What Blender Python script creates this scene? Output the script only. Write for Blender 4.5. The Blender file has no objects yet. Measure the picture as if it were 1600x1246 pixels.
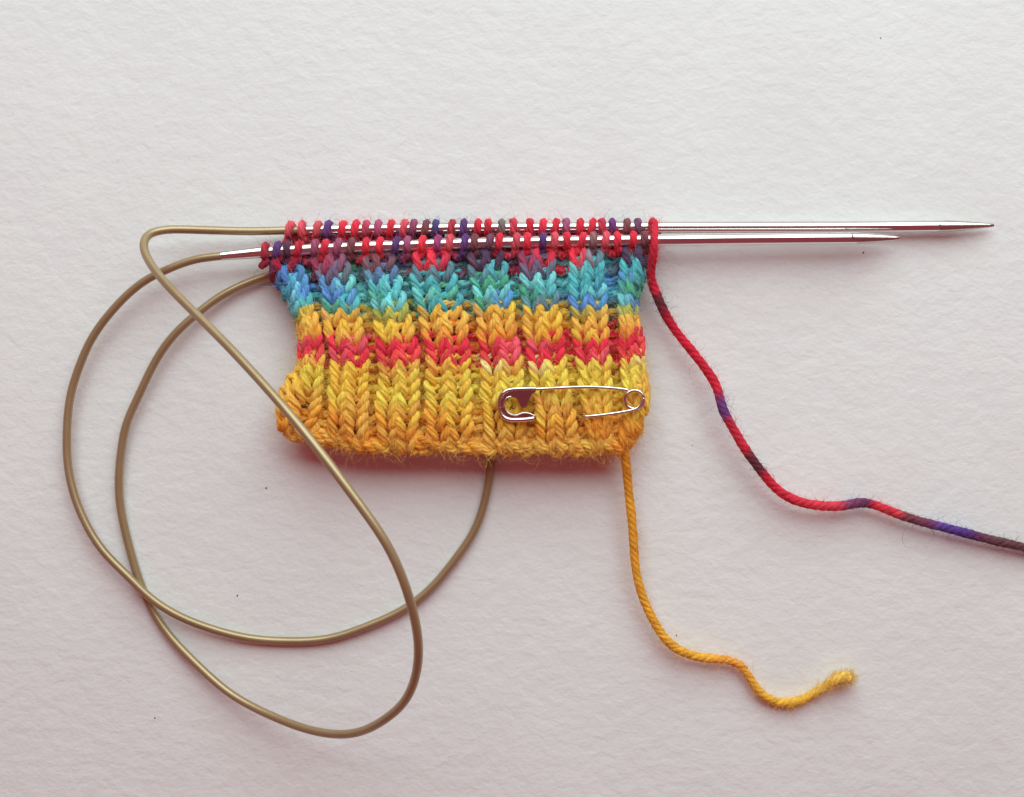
import bpy, math
import numpy as np
from mathutils import Vector

rng = np.random.default_rng(11)
S = 0.000125            # one photograph pixel on the paper, in metres
D = 0.24                # camera height above the paper

# ------------------------------------------------------------------ camera, world, lamp, exposure
scene = bpy.context.scene
cam_data = bpy.data.cameras.new('camera')
cam_data.sensor_fit = 'HORIZONTAL'
cam_data.sensor_width = 36.0
cam_data.lens = 36.0 * D / (1600 * S)
cam_data.clip_start = 0.005
cam_data.clip_end = 20.0
cam_data.dof.use_dof = True
cam_data.dof.focus_distance = D - 0.005
cam_data.dof.aperture_fstop = 38.0
cam = bpy.data.objects.new('camera', cam_data)
cam.location = (0, 0, D)
scene.collection.objects.link(cam)
scene.camera = cam

world = bpy.data.worlds.new('World')
scene.world = world
world.use_nodes = True
bg = world.node_tree.nodes['Background']
bg.inputs['Color'].default_value = (1.0, 0.20, 0.24, 1)
bg.inputs['Strength'].default_value = 0.27

win = bpy.data.lights.new('window_light', 'AREA')
win.shape = 'RECTANGLE'
win.size = 0.78
win.size_y = 0.60
win.energy = 5.95
win.color = (0.76, 1.0, 0.985)
win_o = bpy.data.objects.new('window_light', win)
win_o.location = (0.06, 0.45, 0.39)
win_o.rotation_euler = (Vector((0, 0, 0)) - Vector(win_o.location)).to_track_quat('-Z', 'Y').to_euler()
scene.collection.objects.link(win_o)

vs = scene.view_settings
vs.view_transform = 'Standard'
vs.look = 'None'
vs.exposure = 0.0
vs.gamma = 1.0
vs.use_curve_mapping = False
scene.cycles.use_denoising = True
scene.cycles.max_bounces = 10
scene.cycles.diffuse_bounces = 6
scene.cycles.glossy_bounces = 5

COL = scene.collection

# ------------------------------------------------------------------ helpers
def lin(c, gain=1.0):
    c = np.asarray(c, float) / 255.0
    l = np.where(c <= 0.04045, c / 12.92, ((c + 0.055) / 1.055) ** 2.4)
    return np.clip(l * gain, 0, 0.95)

def P(px, py, z=0.0):
    """photograph pixel seen at height z (pixel units) -> place in the scene"""
    k = 1 - z * S / D
    return np.array([(px - 800) * S * k, (623 - py) * S * k, z * S])

def flat(A, k=1.0):
    """thing-space points (px, py, z) -> metres, one even scale k for the whole thing"""
    A = np.asarray(A, float)
    return np.stack([(A[:, 0] - 800) * S * k, (623 - A[:, 1]) * S * k, A[:, 2] * S], 1)

def spline(pts, step, per=None):
    """natural cubic spline through pts (n x d), resampled at even spacing (first 3 columns)"""
    p = np.asarray(pts, float)
    n = len(p)
    h = np.sqrt(np.maximum(np.linalg.norm(np.diff(p[:, :3], axis=0), axis=1), 1e-9))
    h = h * h
    t = np.concatenate([[0], np.cumsum(h)])
    A = np.zeros((n, n)); B = np.zeros((n, p.shape[1]))
    A[0, 0] = A[-1, -1] = 1
    for i in range(1, n - 1):
        A[i, i - 1] = h[i - 1]; A[i, i] = 2 * (h[i - 1] + h[i]); A[i, i + 1] = h[i]
        B[i] = 6 * ((p[i + 1] - p[i]) / h[i] - (p[i] - p[i - 1]) / h[i - 1])
    M = np.linalg.solve(A, B)
    def ev(q):
        i = np.clip(np.searchsorted(t, q) - 1, 0, n - 2)
        a = ((t[i + 1] - q) / h[i])[:, None]; b = ((q - t[i]) / h[i])[:, None]
        hh = (h[i] ** 2 / 6)[:, None]
        return a * p[i] + b * p[i + 1] + ((a ** 3 - a) * M[i] + (b ** 3 - b) * M[i + 1]) * hh
    q = np.linspace(0, t[-1], max(8, int(t[-1] / step) * 3))
    d = ev(q)
    s = np.concatenate([[0], np.cumsum(np.linalg.norm(np.diff(d[:, :3], axis=0), axis=1))])
    m = max(4, int(round(s[-1] / step)) + 1)
    return ev(np.interp(np.linspace(0, s[-1], m), s, q))

def frames(C):
    T = np.gradient(C, axis=0)
    T /= np.linalg.norm(T, axis=1)[:, None] + 1e-15
    N = np.zeros_like(C)
    v = np.array([0, 0, 1.0]) if abs(T[0, 2]) < 0.9 else np.array([0, 1.0, 0])
    for i in range(len(C)):
        v = v - T[i] * v.dot(T[i])
        v = v / (np.linalg.norm(v) + 1e-15)
        N[i] = v
    return T, N, np.cross(T, N)

def grid_faces(n, k, cap=False, base=0):
    i = np.arange(n - 1)[:, None]; j = np.arange(k)[None, :]
    j2 = (j + 1) % k
    return np.stack([i * k + j, i * k + j2, (i + 1) * k + j2, (i + 1) * k + j], -1).reshape(-1, 4) + base

def tube(C, R, sides=10, caps=True):
    C = np.asarray(C, float)
    R = np.broadcast_to(np.asarray(R, float), (len(C),))
    T, N, B = frames(C)
    a = np.linspace(0, 2 * np.pi, sides, endpoint=False)
    V = C[:, None] + R[:, None, None] * (np.cos(a)[None, :, None] * N[:, None] + np.sin(a)[None, :, None] * B[:, None])
    V = V.reshape(-1, 3)
    F = grid_faces(len(C), sides)
    if not caps: return V, F
    n0 = len(V)
    V = np.vstack([V, C[:1], C[-1:]])
    j = np.arange(sides); j2 = (j + 1) % sides
    c0 = np.stack([np.full(sides, n0), j2, j, j], 1)
    o = (len(C) - 1) * sides
    c1 = np.stack([np.full(sides, n0 + 1), o + j, o + j2, o + j2], 1)
    return V, np.vstack([F, c0, c1])

def mesh(name, V, F, col=None, smooth=True, fib=None):
    """F is n x 4; a repeated last index marks a triangle"""
    V = np.asarray(V, np.float32); F = np.asarray(F, np.int64)
    tri = F[:, 2] == F[:, 3]
    me = bpy.data.meshes.new(name)
    me.vertices.add(len(V)); me.vertices.foreach_set('co', V.ravel())
    q = F[~tri]; t = F[tri][:, :3]
    li = np.concatenate([q.ravel(), t.ravel()]).astype(np.int32)
    tot = np.concatenate([np.full(len(q), 4), np.full(len(t), 3)]).astype(np.int32)
    st = np.concatenate([[0], np.cumsum(tot)[:-1]]).astype(np.int32)
    me.loops.add(len(li)); me.loops.foreach_set('vertex_index', li)
    me.polygons.add(len(tot)); me.polygons.foreach_set('loop_start', st); me.polygons.foreach_set('loop_total', tot)
    me.polygons.foreach_set('use_smooth', np.full(len(tot), smooth, bool))
    if col is not None:
        if col.shape[1] == 6: col, fib = col[:, :3], col[:, 3:]
        a = me.attributes.new('dye', 'FLOAT_COLOR', 'POINT')
        c = np.ones((len(V), 4), np.float32); c[:, :3] = col
        a.data.foreach_set('color', c.ravel())
    if fib is not None:
        a = me.attributes.new('fibre', 'FLOAT_VECTOR', 'POINT')
        a.data.foreach_set('vector', np.ascontiguousarray(fib, np.float32).ravel())
    me.update(calc_edges=True)
    return me

def obj(name, me, mat, parent=None):
    o = bpy.data.objects.new(name, me)
    if mat: me.materials.append(mat)
    COL.objects.link(o)
    if parent is not None:
        o.parent = parent
        o.matrix_parent_inverse = parent.matrix_world.inverted()
    return o

def thing(name, label, cat, loc):
    o = bpy.data.objects.new(name, None)
    o.empty_display_size = 0.005
    o.location = loc
    COL.objects.link(o)
    bpy.context.view_layer.update()
    o['label'] = label; o['category'] = cat
    return o

def join(parts):
    Vs, Fs, Cs, n = [], [], [], 0
    for p in parts:
        Vs.append(p[0]); Fs.append(p[1] + n); n += len(p[0])
        if len(p) > 2: Cs.append(p[2])
    return np.vstack(Vs), np.vstack(Fs), (np.vstack(Cs) if Cs else None)

class Yarn:
    """a plied yarn along centre line C (metres); rings can be cut out as pieces"""
    def __init__(self, C, R, dye, plies=4, sides=6, pitch=34 * S, shade=0.15, groove=.42):
        self.n = len(C); self.k = plies; self.s = sides
        T, N, B = frames(C)
        R = np.broadcast_to(np.asarray(R, float), (len(C),))
        s = np.concatenate([[0], np.cumsum(np.linalg.norm(np.diff(C, axis=0), axis=1))])
        ph = rng.uniform(0, 6.28)
        self.rings, self.cols = [], []
        shade = shade
        if plies == 1:
            offs = [(0.0, 1.0, 0.0)]
        else:
            offs = [(groove, 1.01 - groove, 2 * np.pi * i / plies) for i in range(plies)]
        a = np.linspace(0, 2 * np.pi, sides, endpoint=False)
        for i, (o, r, p0) in enumerate(offs):
            th = ph + p0 - 2 * np.pi * s / pitch
            n2 = np.cos(th)[:, None] * N + np.sin(th)[:, None] * B
            b2 = -np.sin(th)[:, None] * N + np.cos(th)[:, None] * B
            wob = 1 + 0.10 * np.sin(s / (9 * S) + rng.uniform(0, 6)) * rng.uniform(.3, 1)
            Cp = C + n2 * (R * o)[:, None]
            rr = R * r * wob
            V = Cp[:, None] + rr[:, None, None] * (np.cos(a)[None, :, None] * n2[:, None] + np.sin(a)[None, :, None] * b2[:, None])
            g = 1 + shade * rng.uniform(-1, 1) + 0.07 * np.sin(s / (14 * S) + rng.uniform(0, 6))
            c = np.clip(dye * g[:, None], 0, .97)
            fb = np.zeros((len(C), sides, 3))
            fb[..., 0] = (s / S)[:, None] * .035 + i * 7.3 + ph * 3
            fb[..., 1] = np.cos(a); fb[..., 2] = np.sin(a)
            self.rings.append(V)
            self.cols.append(np.hstack([np.repeat(c, sides, 0), fb.reshape(-1, 3)]))
    def cut(self, i0=0, i1=None, cap=False):
        i1 = self.n - 1 if i1 is None else min(i1, self.n - 1)
        out = []
        for V, c in zip(self.rings, self.cols):
            v = V[i0:i1 + 1]
            vv = v.reshape(-1, 3); cc = c[i0 * self.s:(i1 + 1) * self.s]
            F = grid_faces(len(v), self.s)
            if cap:
                m = len(vv); e0 = v[0].mean(0); e1 = v[-1].mean(0)
                vv = np.vstack([vv, e0, e1]); cc = np.vstack([cc, cc[:1], cc[-1:]])
                j = np.arange(self.s); j2 = (j + 1) % self.s; o = (len(v) - 1) * self.s
                F = np.vstack([F, np.stack([np.full(self.s, m), j2, j, j], 1), np.stack([np.full(self.s, m + 1), o + j, o + j2, o + j2], 1)])
            out.append((vv, F, cc))
        return join(out)

# ------------------------------------------------------------------ materials
def new_mat(name):
    m = bpy.data.materials.new(name); m.use_nodes = True
    nt = m.node_tree
    return m, nt, nt.nodes['Principled BSDF']

def mat_yarn():
    m, nt, b = new_mat('wool')
    at = nt.nodes.new('ShaderNodeAttribute'); at.attribute_name = 'dye'
    co = nt.nodes.new('ShaderNodeTexCoord')
    fa = nt.nodes.new('ShaderNodeAttribute'); fa.attribute_name = 'fibre'
    n1 = nt.nodes.new('ShaderNodeTexNoise'); n1.inputs['Scale'].default_value = 3.2; n1.inputs['Detail'].default_value = 3
    n2 = nt.nodes.new('ShaderNodeTexNoise'); n2.inputs['Scale'].default_value = 5.5; n2.inputs['Detail'].default_value = 3
    mr = nt.nodes.new('ShaderNodeMapRange'); mr.inputs[1].default_value = .3; mr.inputs[2].default_value = .7
    mr.inputs[3].default_value = .74; mr.inputs[4].default_value = 1.22
    mx = nt.nodes.new('ShaderNodeVectorMath'); mx.operation = 'SCALE'
    bp = nt.nodes.new('ShaderNodeBump'); bp.inputs['Strength'].default_value = .7; bp.inputs['Distance'].default_value = .00012
    L = nt.links
    L.new(fa.outputs['Vector'], n1.inputs['Vector']); L.new(fa.outputs['Vector'], n2.inputs['Vector'])
    L.new(n1.outputs['Fac'], mr.inputs[0]); L.new(at.outputs['Vector'], mx.inputs[0]); L.new(mr.outputs[0], mx.inputs['Scale'])
    L.new(mx.outputs[0], b.inputs['Base Color']); L.new(n2.outputs['Fac'], bp.inputs['Height']); L.new(bp.outputs[0], b.inputs['Normal'])
    b.inputs['Roughness'].default_value = .88
    b.inputs['Specular IOR Level'].default_value = .12
    b.inputs['Sheen Weight'].default_value = .10
    b.inputs['Sheen Roughness'].default_value = .45
    return m

def mat_metal(name, base, rough, scratch=True):
    m, nt, b = new_mat(name)
    b.inputs['Base Color'].default_value = (*base, 1); b.inputs['Metallic'].default_value = 1
    co = nt.nodes.new('ShaderNodeTexCoord')
    mp = nt.nodes.new('ShaderNodeMapping'); mp.inputs['Scale'].default_value = (60, 3000, 3000)
    n = nt.nodes.new('ShaderNodeTexNoise'); n.inputs['Scale'].default_value = 1; n.inputs['Detail'].default_value = 3
    mr = nt.nodes.new('ShaderNodeMapRange'); mr.inputs[3].default_value = rough * .7; mr.inputs[4].default_value = rough * 1.4
    nt.links.new(co.outputs['Object'], mp.inputs[0]); nt.links.new(mp.outputs[0], n.inputs['Vector'])
    nt.links.new(n.outputs['Fac'], mr.inputs[0]); nt.links.new(mr.outputs[0], b.inputs['Roughness'])
    return m

def mat_cable():
    m, nt, b = new_mat('coated_cable')
    co = nt.nodes.new('ShaderNodeTexCoord')
    n = nt.nodes.new('ShaderNodeTexNoise'); n.inputs['Scale'].default_value = 120; n.inputs['Detail'].default_value = 4
    rp = nt.nodes.new('ShaderNodeValToRGB')
    rp.color_ramp.elements[0].position = .3; rp.color_ramp.elements[0].color = (.37, .265, .14, 1)
    rp.color_ramp.elements[1].position = .7; rp.color_ramp.elements[1].color = (.44, .32, .18, 1)
    nt.links.new(co.outputs['Object'], n.inputs['Vector']); nt.links.new(n.outputs['Fac'], rp.inputs[0])
    nt.links.new(rp.outputs[0], b.inputs['Base Color'])
    b.inputs['Roughness'].default_value = .36
    b.inputs['Specular IOR Level'].default_value = .55
    b.inputs['Metallic'].default_value = .48
    return m

def mat_paper():
    m, nt, b = new_mat('watercolour_paper')
    L = nt.links
    co = nt.nodes.new('ShaderNodeTexCoord')
    def noise(scale, stretch, detail, rough=.55, dist=0.):
        mp = nt.nodes.new('ShaderNodeMapping'); mp.inputs['Scale'].default_value = (scale * stretch, scale, scale)
        mp.inputs['Rotation'].default_value = (0, 0, .05)
        n = nt.nodes.new('ShaderNodeTexNoise'); n.inputs['Scale'].default_value = 1; n.inputs['Detail'].default_value = detail
        n.inputs['Roughness'].default_value = rough; n.inputs['Distortion'].default_value = dist
        L.new(co.outputs['Object'], mp.inputs[0]); L.new(mp.outputs[0], n.inputs['Vector'])
        return n.outputs['Fac']
    a = noise(380, .8, 3, .5, .2); c = noise(1300, .85, 3); d = noise(60, .8, 2)
    def math_(op, x, y):
        k = nt.nodes.new('ShaderNodeMath'); k.operation = op
        for i, v in enumerate((x, y)):
            if isinstance(v, (int, float)): k.inputs[i].default_value = v
            else: L.new(v, k.inputs[i])
        return k.outputs[0]
    h = math_('ADD', math_('MULTIPLY', a, .72), math_('ADD', math_('MULTIPLY', c, .22), math_('MULTIPLY', d, .35)))
    bp = nt.nodes.new('ShaderNodeBump'); bp.inputs['Strength'].default_value = 1.0; bp.inputs['Distance'].default_value = .00027
    L.new(h, bp.inputs['Height']); L.new(bp.outputs[0], b.inputs['Normal'])
    rp = nt.nodes.new('ShaderNodeValToRGB')
    rp.color_ramp.elements[0].position = .3; rp.color_ramp.elements[0].color = (.775, .76, .755, 1)
    rp.color_ramp.elements[1].position = .7; rp.color_ramp.elements[1].color = (.80, .79, .78, 1)
    L.new(d, rp.inputs[0]); L.new(rp.outputs[0], b.inputs['Base Color'])
    b.inputs['Roughness'].default_value = .9
    b.inputs['Specular IOR Level'].default_value = .2
    return m

WOOL = mat_yarn()
STEEL = mat_metal('polished_steel', (.80, .77, .75), .13)
TIPSTEEL = mat_metal('worn_tip_steel', (.60, .56, .52), .24)
PINSTEEL = mat_metal('nickel_pin', (.74, .66, .61), .17)
CLASP = mat_metal('dark_reflection_clasp', (.50, .36, .36), .16)  # pin nickel with a dark overhead reflection put into its base colour
CABLE = mat_cable()
PAPER = mat_paper()
SPECK, _nt, _b = new_mat('dark_speck'); _b.inputs['Base Color'].default_value = (.14, .12, .12, 1)

# ------------------------------------------------------------------ paper
n = 40
gx = np.linspace(-.45, .45, n)
X, Y = np.meshgrid(gx, gx, indexing='ij')
V = np.stack([X.ravel(), Y.ravel(), np.zeros(n * n)], 1)
i, j = np.meshgrid(np.arange(n - 1), np.arange(n - 1), indexing='ij')
F = np.stack([i * n + j, (i + 1) * n + j, (i + 1) * n + j + 1, i * n + j + 1], -1).reshape(-1, 4)
paper = obj('paper', mesh('paper', V, F), PAPER)
paper['kind'] = 'structure'
paper['label'] = 'white textured watercolour paper under everything'
for px, py, r in [(1349, 395, 1.9), (371, 931, 1.7), (416, 763, 1.6), (242, 1122, 1.5), (1057, 993, 1.4), (1082, 696, 1.0), (1376, 60, 1.4)]:
    a = np.linspace(0, 2 * np.pi, 7, endpoint=False)
    rr = r * rng.uniform(.7, 1.2, 7)
    c = P(px, py)
    V = np.vstack([np.stack([c[0] + rr * S * np.cos(a), c[1] + rr * S * np.sin(a), np.full(7, .00001)], 1), [[c[0], c[1], .00018]]])
    F = [[k, (k + 1) % 7, 7, 7] for k in range(7)]
    obj('speck', mesh('speck', V, F), SPECK, paper)

# ------------------------------------------------------------------ circular needle: two steel needles and the cable between them
KN = .975               # even scale of the knitting and needles (they lie a few millimetres above the paper)
KR = .989
ZF, ZR = 46.0, 21.0     # height of front and rear needle at the stitches
fy_x = [345, 415, 480, 600, 700, 820, 1030, 1200, 1337, 1411]
fy_y = [399.5, 393, 389, 384.5, 381, 378.2, 375, 372.6, 371, 370.8]
ry_x = [440, 520, 640, 820, 1040, 1300, 1450, 1556]
ry_y = [361, 360, 358.2, 356.5, 355.5, 354.6, 353.4, 351.5]
def yF(x): return np.interp(x, fy_x, fy_y)
def yR(x): return np.interp(x, ry_x, ry_y)
def zF(x): return np.interp(x, [345, 1020, 1411], [42, ZF, 36])
def zR(x): return np.interp(x, [440, 1020, 1556], [24, ZR, 15])

circ = thing('circular_needle', 'steel circular knitting needle with long looped olive brown cable', 'knitting needle', (0, 0, 0))

def needle(xs, yfun, zfun, taper, tip, KN, r=8.9):
    c = np.array([[x, yfun(x), zfun(x)] for x in np.linspace(xs, taper, 9)])
    shaft = spline(flat(c, KN), 8 * S)
    V, F = tube(shaft, r * S, 24, False)
    sh = obj('needle_shaft', mesh('needle_shaft', V, F), STEEL, circ)
    x = np.concatenate([[taper - 12, taper - 6], np.linspace(taper, tip - 3, 14), [tip - 1.2, tip - .3, tip]])
    f = np.clip((x - taper) / (tip - taper), 0, 1)
    rad = r * (1.002 - .72 * f ** 1.4)
    rad[-3:] = [r * .25, r * .16, r * .03]
    V, F = tube(flat(np.stack([x, [yfun(q) for q in x], [zfun(q) for q in x]], 1), KN), rad * S, 24)
    obj('needle_tip', mesh('needle_tip', V, F), TIPSTEEL, sh)
    return sh
k_ = 1 / 1.0
nf = needle(400, yF, zF, 1343, 1411, KN)
nr = needle(520, yR, zR, 1478, 1556, KR)
# tapered ferrules where the cable is crimped on
for par, x0, x1, yf, zf, kk in ((nf, 345, 402, yF, zF, KN), (nr, 478, 522, yR, zR, KR)):
    x = np.linspace(x0, x1, 10)
    V, F = tube(flat(np.stack([x, [yf(q) for q in x], [zf(q) for q in x]], 1), kk), np.linspace(7.0, 8.85, 10) * S, 24, False)
    obj('ferrule', mesh('ferrule', V, F), STEEL, par)

cab = [(352, 399.5, 42), (345, 400, 42), (305, 406, 40), (260, 422, 36), (230, 437, 33), (200, 460, 30), (170, 492, 27), (142, 532, 24), (125, 570, 22),
       (111, 615, 20), (104.5, 677, 19), (106, 725, 19), (115, 770, 20), (135, 820, 21), (162, 862, 22), (200, 901, 24), (231, 931, 24),
       (278, 962, 20), (325, 981, 15), (387, 997, 10), (450, 1002, 8), (512, 998, 8), (575, 978, 9), (634, 950, 9), (669, 923, 9), (712, 873, 9),
       (742, 827, 9), (760, 772, 9), (767, 727, 9), (766, 680, 7), (748, 612, 7), (706, 540, 7), (640, 480, 7), (560, 442, 7), (490, 427, 8), (425, 430, 10),
       (380, 445, 14), (342, 465, 17), (312, 487, 19), (265, 532, 20), (240, 570, 19), (215, 622, 17), (197, 665, 15), (190, 700, 13), (186, 740, 11),
       (187, 782, 9), (195, 827, 8), (206, 870, 8), (231, 940, 8), (262, 990, 10), (309, 1040, 15), (356, 1081, 26), (425, 1119, 55), (481, 1140, 90),
       (544, 1147, 135), (600, 1125, 190), (631, 1097, 222), (650, 1053, 255), (653.5, 1006, 282), (640, 937, 310), (608, 858, 325), (556, 781, 325),
       (480, 681, 305), (417, 607, 270), (355, 540, 225), (305, 490, 185), (275, 460, 160), (245, 426, 128), (228, 398, 102), (225, 380, 84), (233, 367, 69),
       (252, 360.5, 57), (290, 359, 46), (340, 360.5, 38), (400, 361.5, 30), (440, 361.5, 25), (482, 361, 23.5)]
cp_ = np.array([P(*p) for p in cab])
cp_[:2] = flat([(354, yF(354), zF(354)), (345, yF(345), zF(345))], KN); cp_[-2:] = flat([(440, yR(440), zR(440)), (486, yR(486), zR(486))], KR)
C = spline(cp_, 5 * S)
V, F = tube(C, 6.3 * S, 16)
obj('cable', mesh('cable', V, F), CABLE, circ)

# ------------------------------------------------------------------ knitted cuff
cuff = thing('knitted_cuff', 'striped ribbed knitting in yellow, red and teal wool on the steel needles', 'knitting', (-.011, .012, 0))

RED = (216, 52, 70); PINK = (216, 84, 98); DRED = (176, 36, 58); PUR = (98, 62, 116); MAU = (150, 76, 104); BRN = (122, 70, 76); NAVY = (78, 68, 112); GRY = (124, 112, 108)
TEAL = (84, 172, 178); AQUA = (118, 196, 198); BLUE = (92, 136, 194); GRN = (82, 160, 128); SLATE = (96, 128, 140); OLIV = (170, 168, 84)
ORA = (230, 148, 54); ORB = (236, 167, 76); AMB = (234, 175, 66); YEL = (238, 194, 80); LIM = (228, 196, 76); PALE = (240, 206, 134)
PAL = {0: [ORA, ORB, ORB], 1: [ORB, ORA, ORB], 2: [ORB, ORA, AMB], 3: [AMB, ORB, AMB], 4: [AMB, YEL, ORB], 5: [YEL, AMB, AMB, YEL], 6: [YEL, LIM, YEL, AMB],
       7: [PALE, YEL, ORB, AMB, YEL], 8: [RED, PINK, RED, (216, 72, 72)], 9: [RED, RED, PINK, (200, 44, 64)], 10: [ORB, AMB, ORA, (232, 146, 64)],
       11: [AMB, ORB, ORB, AMB], 12: [AMB, ORB, OLIV, AMB, ORB], 13: [TEAL, AQUA, BLUE, SLATE, AQUA, GRN], 14: [AQUA, TEAL, BLUE, AQUA, GRN], 15: [TEAL, BLUE, AQUA, GRN, TEAL],
       16: [TEAL, GRN, SLATE, AQUA, (96, 122, 160), (112, 96, 122)], 17: [DRED, (100, 66, 100), RED, (84, 62, 86), MAU, SLATE, BRN]}
GAIN = 1.30

NR = 18
KINDS = 'KK' + 'PP' + 'KKPP' * 6 + 'KK'
NS = len(KINDS)
gm = [513, 585, 662, 746, 818, 889, 960]
gt = [489, 564, 634, 724, 804, 878, 957]
gb = [508, 582, 660, 745, 831, 911, 964]
GAPW = np.array([.9, 1.1, .85, 1.15, .95, 1.1, 1.2])
def bounds(xl, xr, gaps, wp0):
    out = [xl - 8, xl + 14]
    for i, g in enumerate(gaps):
        wp = wp0 * GAPW[i]
        out += [g - wp, g, g + wp]
        if i < len(gaps) - 1:
            out.append((g + wp + gaps[i + 1] - wp0 * GAPW[i + 1]) / 2)
    out += [xr - 14, xr + 8]
    return np.array(out, float)
FLX = np.array([416, 433, 450, 467, 493, 507, 527, 549, 573, 594, 618, 637, 660, 684, 703, 726, 743, 765, 780, 807, 825, 849, 867, 888, 908, 928, 946, 967, 990, 1008.])
RLX = np.array([453, 475, 496, 513, 536, 556, 573, 593, 611, 631, 646, 665, 682, 706, 726, 747, 764, 786, 805, 830, 848, 868, 887, 906, 924, 943, 958, 979, 998, 1021.])
XL = lambda r: np.interp(r, [0, 1.2, 2.4, 3.4, 4.3, 5.2, 6.2, 9.8, 12.2, 14, 15.4, 16.5, 18], [447, 438, 439, 445, 457, 466, 470, 471, 464, 453, 438, 429, 412])
XR = lambda r: np.interp(r, [0, 1, 2.4, 5, 8, 10.7, 12.5, 13.6, 15.4, 18], [984, 1000, 1011, 1004, 1002, 993, 993, 994, 1004, 1013])
mid = np.concatenate([[FLX[0] - 9], (FLX[1:] + FLX[:-1]) / 2, [FLX[-1] + 8]])
def row_bounds(r):
    bb = bounds(XL(r), XR(r), gb, 11); bm = bounds(XL(r), XR(r), gm, 10.5); bt = bounds(XL(r), XR(r), gt, 13)
    if r <= 8: f = r / 8; return bb * (1 - f) + bm * f
    if r <= 15: f = (r - 8) / 7; return bm * (1 - f) + bt * f
    f = ((r - 15) / 3.2) ** 1.3; return bt * (1 - f) + mid * f
assert len(row_bounds(5)) == NS + 1

def ybot(x): return np.interp(x, [430, 450, 475, 515, 565, 650, 740, 850, 930, 965, 985, 1000, 1014], [662, 667, 671, 678, 689, 687, 690, 690, 692, 688, 681, 671, 660])
def ytop(x): return yF(x) + 13
def yrow(x, r): return ybot(x) + (ytop(x) - ybot(x)) * r / NR
def zbase(r): return np.interp(r, [0, 1.5, 5, 9, 13, 16, 18], [60, 64, 62, 57, 50, 45, 43])

def fold(s, r, y, z):
    """roll the flat row round the two side edges of the tube"""
    xl, xr = XL(r), XR(r); q = 14.0
    x = s.copy(); zz = z.copy()
    m = s < xl + q
    a = (xl + q - s[m]) / q; x[m] = xl + q - np.sin(np.minimum(a, 2.2)) * q; zz[m] = z[m] - q * (1 - np.cos(np.minimum(a, 2.2)))
    m = s > xr - q
    a = (s[m] - xr + q) / q; x[m] = xr - q + np.sin(np.minimum(a, 2.2)) * q; zz[m] = z[m] - q * (1 - np.cos(np.minimum(a, 2.2)))
    return x, y, zz

def runs(pal, n, keep=.45):
    """a hand-dyed run of colours: n stitches that change colour every few stitches"""
    c = [pal[rng.integers(len(pal))]]
    for _ in range(n - 1):
        c.append(c[-1] if rng.uniform() < keep else pal[rng.integers(len(pal))])
    a = np.array([lin(q, GAIN) for q in c])
    return a * rng.uniform(.88, 1.10, (n, 1))

def dye_along(cols, t):
    """colours per stitch -> per sample, t in stitch units"""
    i = np.arange(len(cols)) + .5
    f = np.stack([np.interp(t, i, cols[:, k]) for k in range(3)], 1)
    return f

M = 22                  # samples for each stitch
def smooth(a, w):
    k = np.hanning(w + 2)[1:-1]; k /= k.sum()
    return np.convolve(np.pad(a, w // 2, mode='edge'), k, 'valid')[:len(a)]

def loop_row(r, b, kinds, H, d, jit, ribs, wan):
    n = len(kinds)
    t = np.arange(n * M + 1) / M
    b = b + wan
    j = np.minimum(t.astype(int), n - 1); u = t - j
    w = (b[1:] - b[:-1])[j]; xc = ((b[1:] + b[:-1]) / 2)[j]
    jx = rng.normal(0, jit, n + 1); jy = rng.normal(0, jit, n + 1); ja = 1 + rng.normal(0, .09, n + 1)
    sg = np.where(np.array(list(kinds)) == 'K', 1.0, -1.0)[j]
    Hh = H * smooth(ja[j], 9)
    x = xc + w * (u - .5) + w * .25 * np.sin(4 * np.pi * u) - w * .13 * np.sin(2 * np.pi * u) + smooth(jx[j], 11) * .8
    y0 = -np.cos(2 * np.pi * u)
    z = smooth(sg * np.clip(-1.45 * d * np.cos(4 * np.pi * u), -1.45 * d, .75 * d), 5)
    z = z + smooth(np.where(sg > 0, ribs * .1, -ribs * 2.5), 9)
    kc = np.array([q for q in range(n) if kinds[q] == 'K']).reshape(-1, 2)
    rc = np.zeros(n); rw = np.ones(n)
    for p_, q_ in kc:
        rc[[p_, q_]] = b[q_]; rw[[p_, q_]] = b[q_ + 1] - b[p_]
    dome = np.where(sg > 0, np.cos(np.pi * np.clip((x - rc[j]) / rw[j], -.5, .5)), 0) * ribs * .75
    z = z + smooth(dome, 7)
    return t, x, y0 * Hh + smooth(jy[j], 11), z

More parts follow.
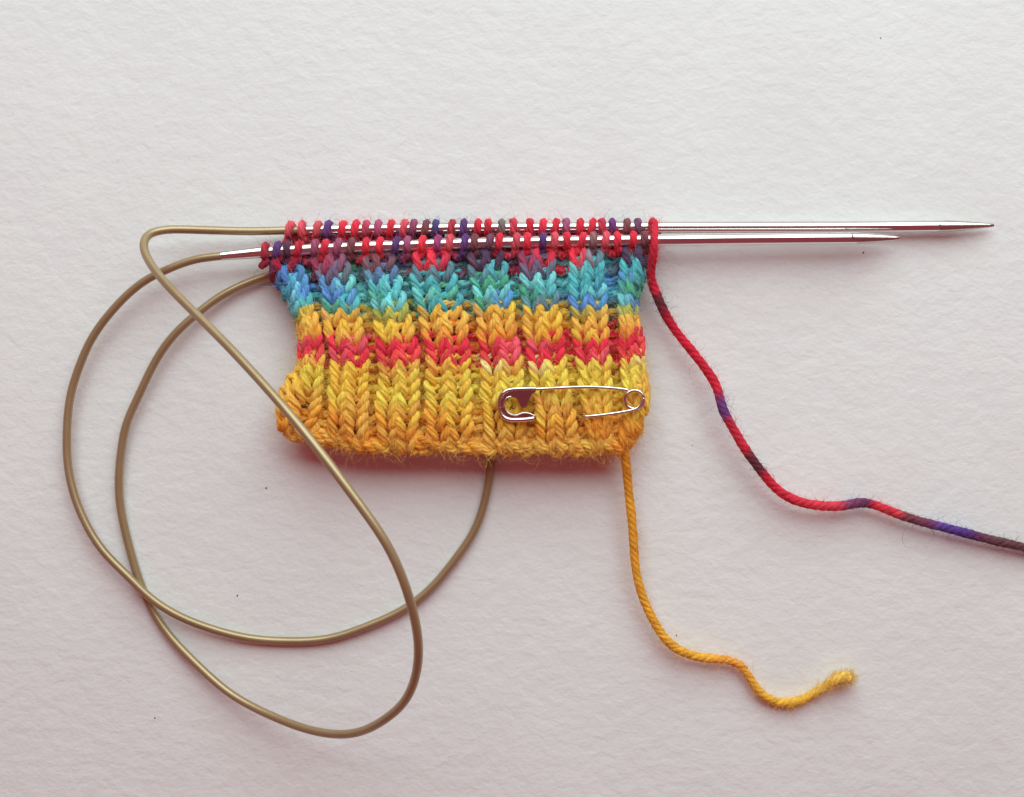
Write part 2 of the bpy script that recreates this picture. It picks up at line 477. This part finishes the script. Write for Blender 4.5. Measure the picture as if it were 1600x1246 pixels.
fuzz_src = []           # (positions, normals-ish, colours) for the loose fibres
RY = 6.2
rows = []
wander = np.stack([smooth(rng.normal(0, 1, NR), 5) * 2.6 for _ in range(NS + 1)], 1)
wander[:, :2] *= .3; wander[:, -2:] *= .3
for r in range(0, NR):
    b = row_bounds(r)
    pitch_y = 16.6
    rib = np.interp(r, [0, 2, 12, 16, 18], [3.0, 8.0, 8.5, 8.5, 3])
    t, s, dy, z = loop_row(r, b, KINDS, pitch_y * 1.0, 5.6, 1.8, rib, wander[r])
    y = yrow(np.clip(s, 430, 1015), r) - dy
    x, y, z = fold(s, r, y, z + zbase(r))
    C = flat(np.stack([x, y, z], 1), KN)
    cols = runs(PAL[r], NS, .35)
    if r == 12:   # spiral change of colour: some of the teal slips into the recesses at the right and left
        for k in (27, 26, 3, 11, 15): cols[k] = lin(SLATE, .9)
    if r == 10:
        for k in (26, 27): cols[k] = lin(RED, .95)
    if r == 7:
        for k in (26, 27, 7): cols[k] = lin((190, 60, 50), .95)
    if r == 16: cols[:3] = [lin((92, 120, 186)), lin(BLUE), lin(GRN)]
    if r == 17: cols[:5] = [lin((110, 44, 64)), lin(DRED), lin((84, 58, 84)), lin((96, 66, 98)), lin((180, 70, 92))]
    dye = dye_along(cols, t)
    Rr = RY * (1 + .05 * np.sin(t * 2.1 + r))
    Y_ = Yarn(C, Rr * S, dye, 4, 6, 62 * S)
    # the recessed purl stitches of this row and the row's run across the back of the tube
    back = []
    tb = np.linspace(0, NS, NS * 12 + 1); ub = tb % 1.0; wb = (XR(r) - XL(r) - 8) / NS
    xb = XL(r) + 4 + tb * wb + wb * .22 * np.sin(4 * np.pi * ub)
    yb = yrow(np.clip(xb, 430, 1015), min(r + .3, NR)) + pitch_y * .9 * np.cos(2 * np.pi * ub) - (8 if r > 14 else 0) * (r - 14) / 3
    zb = np.interp(xb, [XL(r), XL(r) + 12, XL(r) + 45, XR(r) - 45, XR(r) - 12, XR(r)], [zbase(r) - 18, (zbase(r) - 14) * .5 + 7, 15, 15, (zbase(r) - 14) * .5 + 7, zbase(r) - 18]) + 3 * np.cos(4 * np.pi * ub)
    yb2 = Yarn(flat(np.stack([xb, yb, zb], 1), KN), 5.6 * S, dye_along(cols[::-1], tb), 1, 6)
    pieces = [yb2.cut()]
    for j, kd in enumerate(KINDS):
        if kd == 'P': pieces.append(Y_.cut(j * M, (j + 1) * M))
    V, F, c = join(pieces)
    ro = obj('stitch_row', mesh('stitch_row', V, F, c), WOOL, cuff)
    rows.append(ro)
    for j, kd in enumerate(KINDS):
        if kd == 'K':
            V, F, c = Y_.cut(j * M, (j + 1) * M)
            obj('knit_stitch', mesh('knit_stitch', V, F, c), WOOL, ro)
    T_, N_, B_ = frames(C)
    fuzz_src.append((C, T_, dye, RY * S, 1.0))

# loops held on the two needles
FC = [(166, 48, 66), PUR, (92, 58, 78), (196, 46, 66), MAU, RED, MAU, BRN, RED, RED, PUR, MAU, RED, (158, 66, 112), PINK, PUR, BRN, (120, 74, 92), RED, PINK, RED, PUR, PINK, RED, RED, (138, 96, 100), PINK, RED, RED, BRN]
RC = [PINK, PINK, (208, 84, 92), PUR, RED, RED, (190, 74, 96), (170, 78, 110), RED, PINK, MAU, BRN, NAVY, (178, 60, 70), PUR, RED, RED, GRY, (212, 70, 84), RED, RED, RED, (150, 80, 110), RED, RED, (190, 54, 76), (104, 56, 110), BRN, (118, 74, 100), PINK]
def needle_row(xs, cl, yf, zf, zfoot, yfoot, r0, name, KN):
    n = len(xs)
    b = np.concatenate([[xs[0] - 9], (xs[1:] + xs[:-1]) / 2, [xs[-1] + 9]])
    cols = np.array([lin(c, 1.15) for c in cl]) * rng.uniform(.9, 1.08, (n, 1))
    for j in range(n):
        w = b[j + 1] - b[j]; xc = xs[j]
        yn, zn = yf(xc), zf(xc)
        p = 9.7 + rng.uniform(-.6, .6)
        kd = KINDS[j]; sg = 1 if kd == 'K' else -1
        lean = rng.normal(-1.5, 2.0)
        pts = [(b[j] - 1, yn + yfoot, zfoot - 3 * sg), (xc - .28 * w - lean * .5, yn + yfoot - 4, zfoot + (3 if sg > 0 else 0)),
               (xc - 2.5 - lean * .5, yn + p + 4.5, (zfoot + zn) / 2 + 3)]
        for a in (10, 45, 80, 115, 150, 185, 220, 250):
            ar = math.radians(a)
            pts.append((xc - 2.0 + a / 250 * (5 + lean), yn + p * math.cos(ar), zn + p * math.sin(ar)))
        pts += [(xc + .30 * w, yn + p * .4, zn - p * 1.0), (xc + .36 * w, yn + yfoot - 6, zfoot - 4), (b[j + 1] + 1, yn + yfoot, zfoot - 3 * sg)]
        C = spline(flat(pts, KN), 2.0 * S)
        dj = np.repeat(cols[j][None], len(C), 0)
        f = np.linspace(0, 1, len(C))[:, None]
        if j + 1 < n: dj = dj * (1 - np.clip(f - .72, 0, 1) * 1.6) + cols[j + 1] * np.clip(f - .72, 0, 1) * 1.6
        Yn = Yarn(C, r0 * S, dj, 4, 6, 50 * S)
        V, F, c = Yn.cut(cap=True)
        obj(name, mesh(name, V, F, c), WOOL, cuff)
        T_, N_, B_ = frames(C)
        fuzz_src.append((C, T_, dj, r0 * S, 1.2))
needle_row(FLX, FC, yF, zF, ZF - 6, 22, 6.1, 'needle_loop', KN)
needle_row(RLX, RC, yR, zR, 14, 22, 6.1, 'needle_loop', KR)

# cast-on edge: two strands twisted along the bottom
xe = np.linspace(446, 1002, 420)
ce = runs([ORA, ORB, (236, 176, 80)], NS, .3)
strands = []
for ph in (0, math.pi):
    th = (xe - 446) / 560 * NS / 2 * 2 * math.pi + ph + smooth(rng.normal(0, 1, 420), 61) * 4
    am = 6.0 + smooth(rng.normal(0, 1, 420), 31) * 6
    wv = rng.normal(0, 1, 420); wv = smooth(wv, 41) * 15
    z = np.interp(xe, [446, 475, 975, 1000], [44, 60, 60, 46])
    C = flat(np.stack([xe + 3 * np.sin(th * .5), ybot(xe) + 6 + wv + am * np.sin(th), z + 4.5 * np.cos(th)], 1), KN)
    dye = dye_along(ce, (xe - 446) / 560 * NS)
    ye = Yarn(C, 6.4 * S, dye, 4, 6, 36 * S)
    V, F, c = ye.cut(cap=True)
    obj('cast_on_strand', mesh('cast_on_strand', V, F, c), WOOL, cuff)
    T_, N_, B_ = frames(C)
    fuzz_src.append((C, T_, dye, 6.4 * S, 3.0))

# ---- yarn ends
def tail(name, ctrl, R, stops, pitch, label, fray=None):
    C = spline([P(*p[:3]) for p in ctrl], 2.4 * S)
    s = np.linspace(0, 1, len(C))
    if stops[0][0] > 2: s = np.maximum.accumulate(C[:, 0] / (S * (1 - C[:, 2] / D)) + 800)
    px = np.array([q[0] for q in stops]); cc = np.array([lin(q[1], 1.16 if fray else 1.04) for q in stops])
    dye = np.stack([np.interp(s, px, cc[:, k]) for k in range(3)], 1)
    rad = R * (1 + .05 * smooth(rng.normal(0, 1, len(C)), 31) * 3)
    if not fray: rad = rad * np.interp(C[:, 1], [.0255, .0300], [1, .80])
    if fray: rad = rad * np.interp(s, [0, .94, .985, 1], [1, 1, 1.35, 1.25])
    Y_ = Yarn(C, rad * S, dye, 4, 8, pitch * S, .10, .31)
    V, F, c = Y_.cut(cap=True)
    o = obj(name, mesh(name, V, F, c), WOOL, cuff)
    o['label'] = label
    T_, N_, B_ = frames(C)
    fuzz_src.append((C, T_, dye, R * S, 2.6))
    return C, T_, dye
W = [(1000, (222, 52, 74)), (1023.6, (214, 46, 68)), (1026, (150, 44, 58)), (1029, (104, 48, 58)), (1034, (116, 40, 52)), (1041, (178, 34, 56)), (1050, (206, 34, 60)), (1121, (214, 44, 66)), (1126, (120, 70, 130)), (1133, (112, 60, 120)), (1139, (204, 50, 72)), (1164, (206, 44, 62)),
     (1172, (108, 50, 60)), (1187, (104, 48, 60)), (1196, (212, 38, 62)), (1270, (222, 60, 76)), (1312, (214, 66, 84)), (1325, (138, 76, 112)), (1354, (116, 56, 94)), (1364, (208, 48, 66)), (1402, (210, 66, 74)), (1414, (134, 70, 78)), (1448, (124, 66, 98)), (1472, (98, 64, 148)), (1508, (94, 60, 136)), (1530, (112, 60, 84)), (1550, (108, 70, 76)), (1700, (122, 74, 76))]
tail('working_yarn', [(1016, 352, 26), (1021, 347, 34), (1023, 356, 48), (1023, 372, 64), (1022, 390, 63), (1019, 410, 52), (1017, 432, 40), (1024, 456, 32), (1036, 484, 30), (1052, 512, 30), (1078, 545, 32),
     (1103, 577, 34), (1120, 606, 36), (1128, 635, 37), (1143, 666, 37), (1165, 703, 36), (1190, 737, 34), (1216, 766, 31), (1246, 783, 28), (1290, 791, 24), (1320, 790, 22), (1346, 786, 22), (1374, 792, 21), (1410, 806, 20), (1450, 818, 19),
     (1500, 831, 17), (1550, 844, 15), (1590, 853, 13), (1640, 866, 10), (1720, 890, 9)], 7.4, W, 44, 'red and purple working yarn leaving to the right')
YT = [(0, (216, 146, 40)), (.3, (218, 154, 48)), (.6, (228, 168, 60)), (.66, (230, 154, 68)), (.75, (226, 168, 58)), (.88, (228, 176, 66)), (1, (232, 188, 92))]
tc = tail('cast_on_tail', [(970, 690, 52), (975, 706, 50), (980, 745, 38), (986, 800, 32), (990, 850, 30), (993, 885, 28), (1002, 926, 27), (1020, 968, 25), (1044, 1003, 22), (1072, 1021, 19), (1100, 1028, 17), (1130, 1031, 15), (1153, 1038, 14),
     (1172, 1060, 13), (1192, 1086, 11), (1215, 1097, 9), (1240, 1097, 9), (1268, 1086, 10), (1296, 1068, 15), (1312, 1060, 18), (1328, 1058, 18)], 6.9, YT, 40, 'golden yellow yarn end with frayed tip', fray=True)

# ---- loose wool fibres: halo on all yarn, longer along the bottom, frayed yarn end
def hairs(specs):
    """specs: list of (start, direction, length, colour, curl, radius)"""
    parts = []
    for p, d, L_, c, curl, rad in specs:
        m = 7
        d = d / (np.linalg.norm(d) + 1e-12)
        q = np.cross(d, rng.normal(0, 1, 3)); q /= np.linalg.norm(q) + 1e-12
        q2 = np.cross(d, q)
        u = np.linspace(0, 1, m)
        a = u * curl
        pts = p + L_ * (np.sin(a) / max(curl, .1))[:, None] * d + L_ * ((1 - np.cos(a)) / max(curl, .1))[:, None] * q + (rng.normal(0, .05, m) * L_ * u)[:, None] * q2
        pts[:, 2] = np.maximum(pts[:, 2], .3 * S)
        V, F = [], []
        T = np.gradient(pts, axis=0); T /= np.linalg.norm(T, axis=1)[:, None] + 1e-12
        n1 = np.cross(T, q2 + T * .01); n1 /= np.linalg.norm(n1, axis=1)[:, None] + 1e-12
        n2 = np.cross(T, n1)
        a3 = np.array([0, 2.094, 4.189])
        r_ = rad * np.linspace(1, .45, m)
        V = (pts[:, None] + r_[:, None, None] * (np.cos(a3)[None, :, None] * n1[:, None] + np.sin(a3)[None, :, None] * n2[:, None])).reshape(-1, 3)
        parts.append((V, grid_faces(m, 3), np.repeat(c[None], len(V), 0)))
    return join(parts)

specs = []
for C, T, dye, R, dens in fuzz_src:
    L = np.linalg.norm(np.diff(C, axis=0), axis=1).sum() / S
    for _ in range(int(L / 2.0 * dens)):
        i = rng.integers(1, len(C) - 1)
        rad = rng.normal(0, 1, 3); rad[2] = abs(rad[2]); rad -= T[i] * rad.dot(T[i]); rad /= np.linalg.norm(rad)
        lay = rng.beta(1.2, 2.2)
        d = rad * lay + T[i] * rng.choice([-1, 1]) * rng.uniform(.3, 1)
        specs.append((C[i] + rad * R * .95, d, rng.gamma(3, 4.2) * S, np.clip(dye[i] * rng.uniform(1.0, 1.4) + .025, 0, .95), rng.uniform(.3, 3.2), .22 * S))
V, F, c = hairs(specs)
fz = obj('wool_fuzz', mesh('wool_fuzz', V, F, c), WOOL, cuff); fz['kind'] = 'stuff'
specs = []
C, T, dye = tc
for _ in range(480):
    i = len(C) - 1 - int(abs(rng.normal(0, 9))); i = max(i, len(C) - 26)
    rad = rng.normal(0, 1, 3); rad -= T[i] * rad.dot(T[i]); rad /= np.linalg.norm(rad)
    specs.append((C[i] + rad * rng.uniform(.1, 1.15) * 8 * S, T[i] * rng.uniform(.2, 1) + rad * rng.uniform(0, .7), rng.uniform(7, 17) * S, np.clip(lin((238, 196, 96), 1.1) * rng.uniform(.8, 1.15), 0, .95), rng.uniform(.2, 1.6), .32 * S))
V, F, c = hairs(specs)
fz = obj('frayed_end', mesh('frayed_end', V, F, c), WOOL, cuff); fz['kind'] = 'stuff'
specs = []
for _ in range(330):
    x = rng.uniform(520, 1000); p = flat([[x, ybot(x) + rng.uniform(2, 14), rng.uniform(40, 60)]], KN)[0]
    specs.append((p, np.array([rng.normal(0, 1), -rng.uniform(.1, .8), rng.uniform(-.5, .3)]), rng.uniform(16, 60) * S, np.clip(lin((226, 160, 84)) * rng.uniform(.8, 1.2), 0, .95), rng.uniform(1.5, 5.5), .24 * S))
V, F, c = hairs(specs)
fz = obj('edge_halo', mesh('edge_halo', V, F, c), WOOL, cuff); fz['kind'] = 'stuff'

# ------------------------------------------------------------------ safety pin
ZP = 82.0
pin = thing('safety_pin', 'small silver safety pin fastened through the yellow ribbing', 'safety pin', tuple(P(890, 630, ZP)))
kp = 1 - ZP * S / D
def zp(x, y, z=0): return (760 + x / 6.154, 590 + y / 6.154, ZP + z)
def ptube(name, pts, r, par, sides=12):
    C = spline(flat(pts, kp), 1.2 * S)
    V, F = tube(C, r * S, sides)
    return obj(name, mesh(name, V, F), PINSTEEL, par)
ptube('back_wire', [zp(470, 112, 1), zp(600, 106, 1), zp(800, 96, 1), zp(1000, 92, 1), zp(1150, 98, 1), zp(1300, 112, 1), zp(1360, 122, 1.5)], 2.5, pin)
# spring coil
cp = []
for a in np.linspace(-2.05, 2 * math.pi * 1.0 + 1.30, 60):
    cp.append(zp(1422 + 93 * math.sin(a + .1), 213 - 88 * math.cos(a + .1), 1.5 + 2.6 * (a + 2.05) / 9.6))
C = np.array(cp)
ptube('spring_coil', cp, 2.4, pin)
e = cp[-1]
ptube('pin_arm', [e, zp(1440, 298, 4.0), zp(1380, 318, 3.6), zp(1250, 342, 2.6), zp(1100, 362, 1.5), zp(980, 374, .2), zp(935, 377, -2), zp(905, 379, -8), zp(875, 381, -24), zp(840, 382, -34), zp(740, 386, -36), zp(600, 386, -34), zp(500, 385, -18), zp(430, 382, -1), zp(330, 380, .5)], 2.4, pin)
# clasp: pressed sheet with an eye, rolled rim
def resample(pts, n):
    p = np.array(pts, float); q = np.concatenate([[0], np.cumsum(np.linalg.norm(np.diff(p, axis=0), axis=1))])
    t = np.linspace(0, q[-1], n)
    return np.stack([np.interp(t, q, p[:, k]) for k in range(2)], 1)
segs = [([(478, 96), (440, 96)], [(478, 134), (440, 160)], 3), ([(440, 96), (380, 98)], [(440, 160), (418, 196), (402, 236), (390, 270), (375, 290)], 5), ([(380, 98), (350, 99)], [(375, 290), (345, 292)], 3),
        ([(350, 99), (280, 103)], [(345, 292), (326, 275), (316, 246), (302, 216)], 5),
        ([(280, 103), (215, 110), (165, 132), (128, 175), (110, 232), (112, 300), (132, 358), (168, 400), (220, 418), (290, 420)],
         [(302, 216), (275, 194), (240, 186), (208, 192), (182, 212), (168, 240), (168, 275), (185, 310), (215, 340), (255, 357), (295, 358)], 22),
        ([(290, 420), (320, 420), (420, 412), (468, 402), (478, 390)], [(295, 358), (330, 344), (370, 336), (425, 348), (462, 366), (478, 384)], 12)]
oo = np.vstack([resample(a_, n_)[(1 if i_ else 0):] for i_, (a_, b_, n_) in enumerate(segs)])
ii = np.vstack([resample(b_, n_)[(1 if i_ else 0):] for i_, (a_, b_, n_) in enumerate(segs)])
m = len(oo)
ring = []
for z in (1.0, 3.4):
    for A in (oo, ii): ring.append(flat([zp(x, y, z) for x, y in A], kp))
V = np.vstack(ring); F = []
for k in range(m - 1):
    F += [[2 * m + k, 2 * m + k + 1, 3 * m + k + 1, 3 * m + k], [k, m + k, m + k + 1, k + 1], [k, k + 1, 2 * m + k + 1, 2 * m + k], [m + k, 3 * m + k, 3 * m + k + 1, m + k + 1]]
F += [[0, 2 * m, 3 * m, m], [m - 1, 2 * m - 1, 4 * m - 1, 3 * m - 1]]
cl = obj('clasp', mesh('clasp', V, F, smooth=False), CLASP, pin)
rim = [zp(x, y, 2.6) for x, y in [(476, 108), (400, 108), (300, 112), (220, 121), (174, 142), (140, 182), (124, 234), (126, 298), (144, 350), (176, 388), (224, 406), (320, 408), (420, 400), (462, 392)]]
ptube('rolled_rim', rim, 3.3, cl)
lip = [zp(x, y, 3.0) for x, y in [(466, 372), (425, 352), (370, 340), (330, 348), (295, 362), (255, 361), (215, 344), (185, 312), (168, 275), (168, 240), (182, 212), (208, 192), (240, 186)]]
ptube('rolled_lip', lip, 1.3, cl)
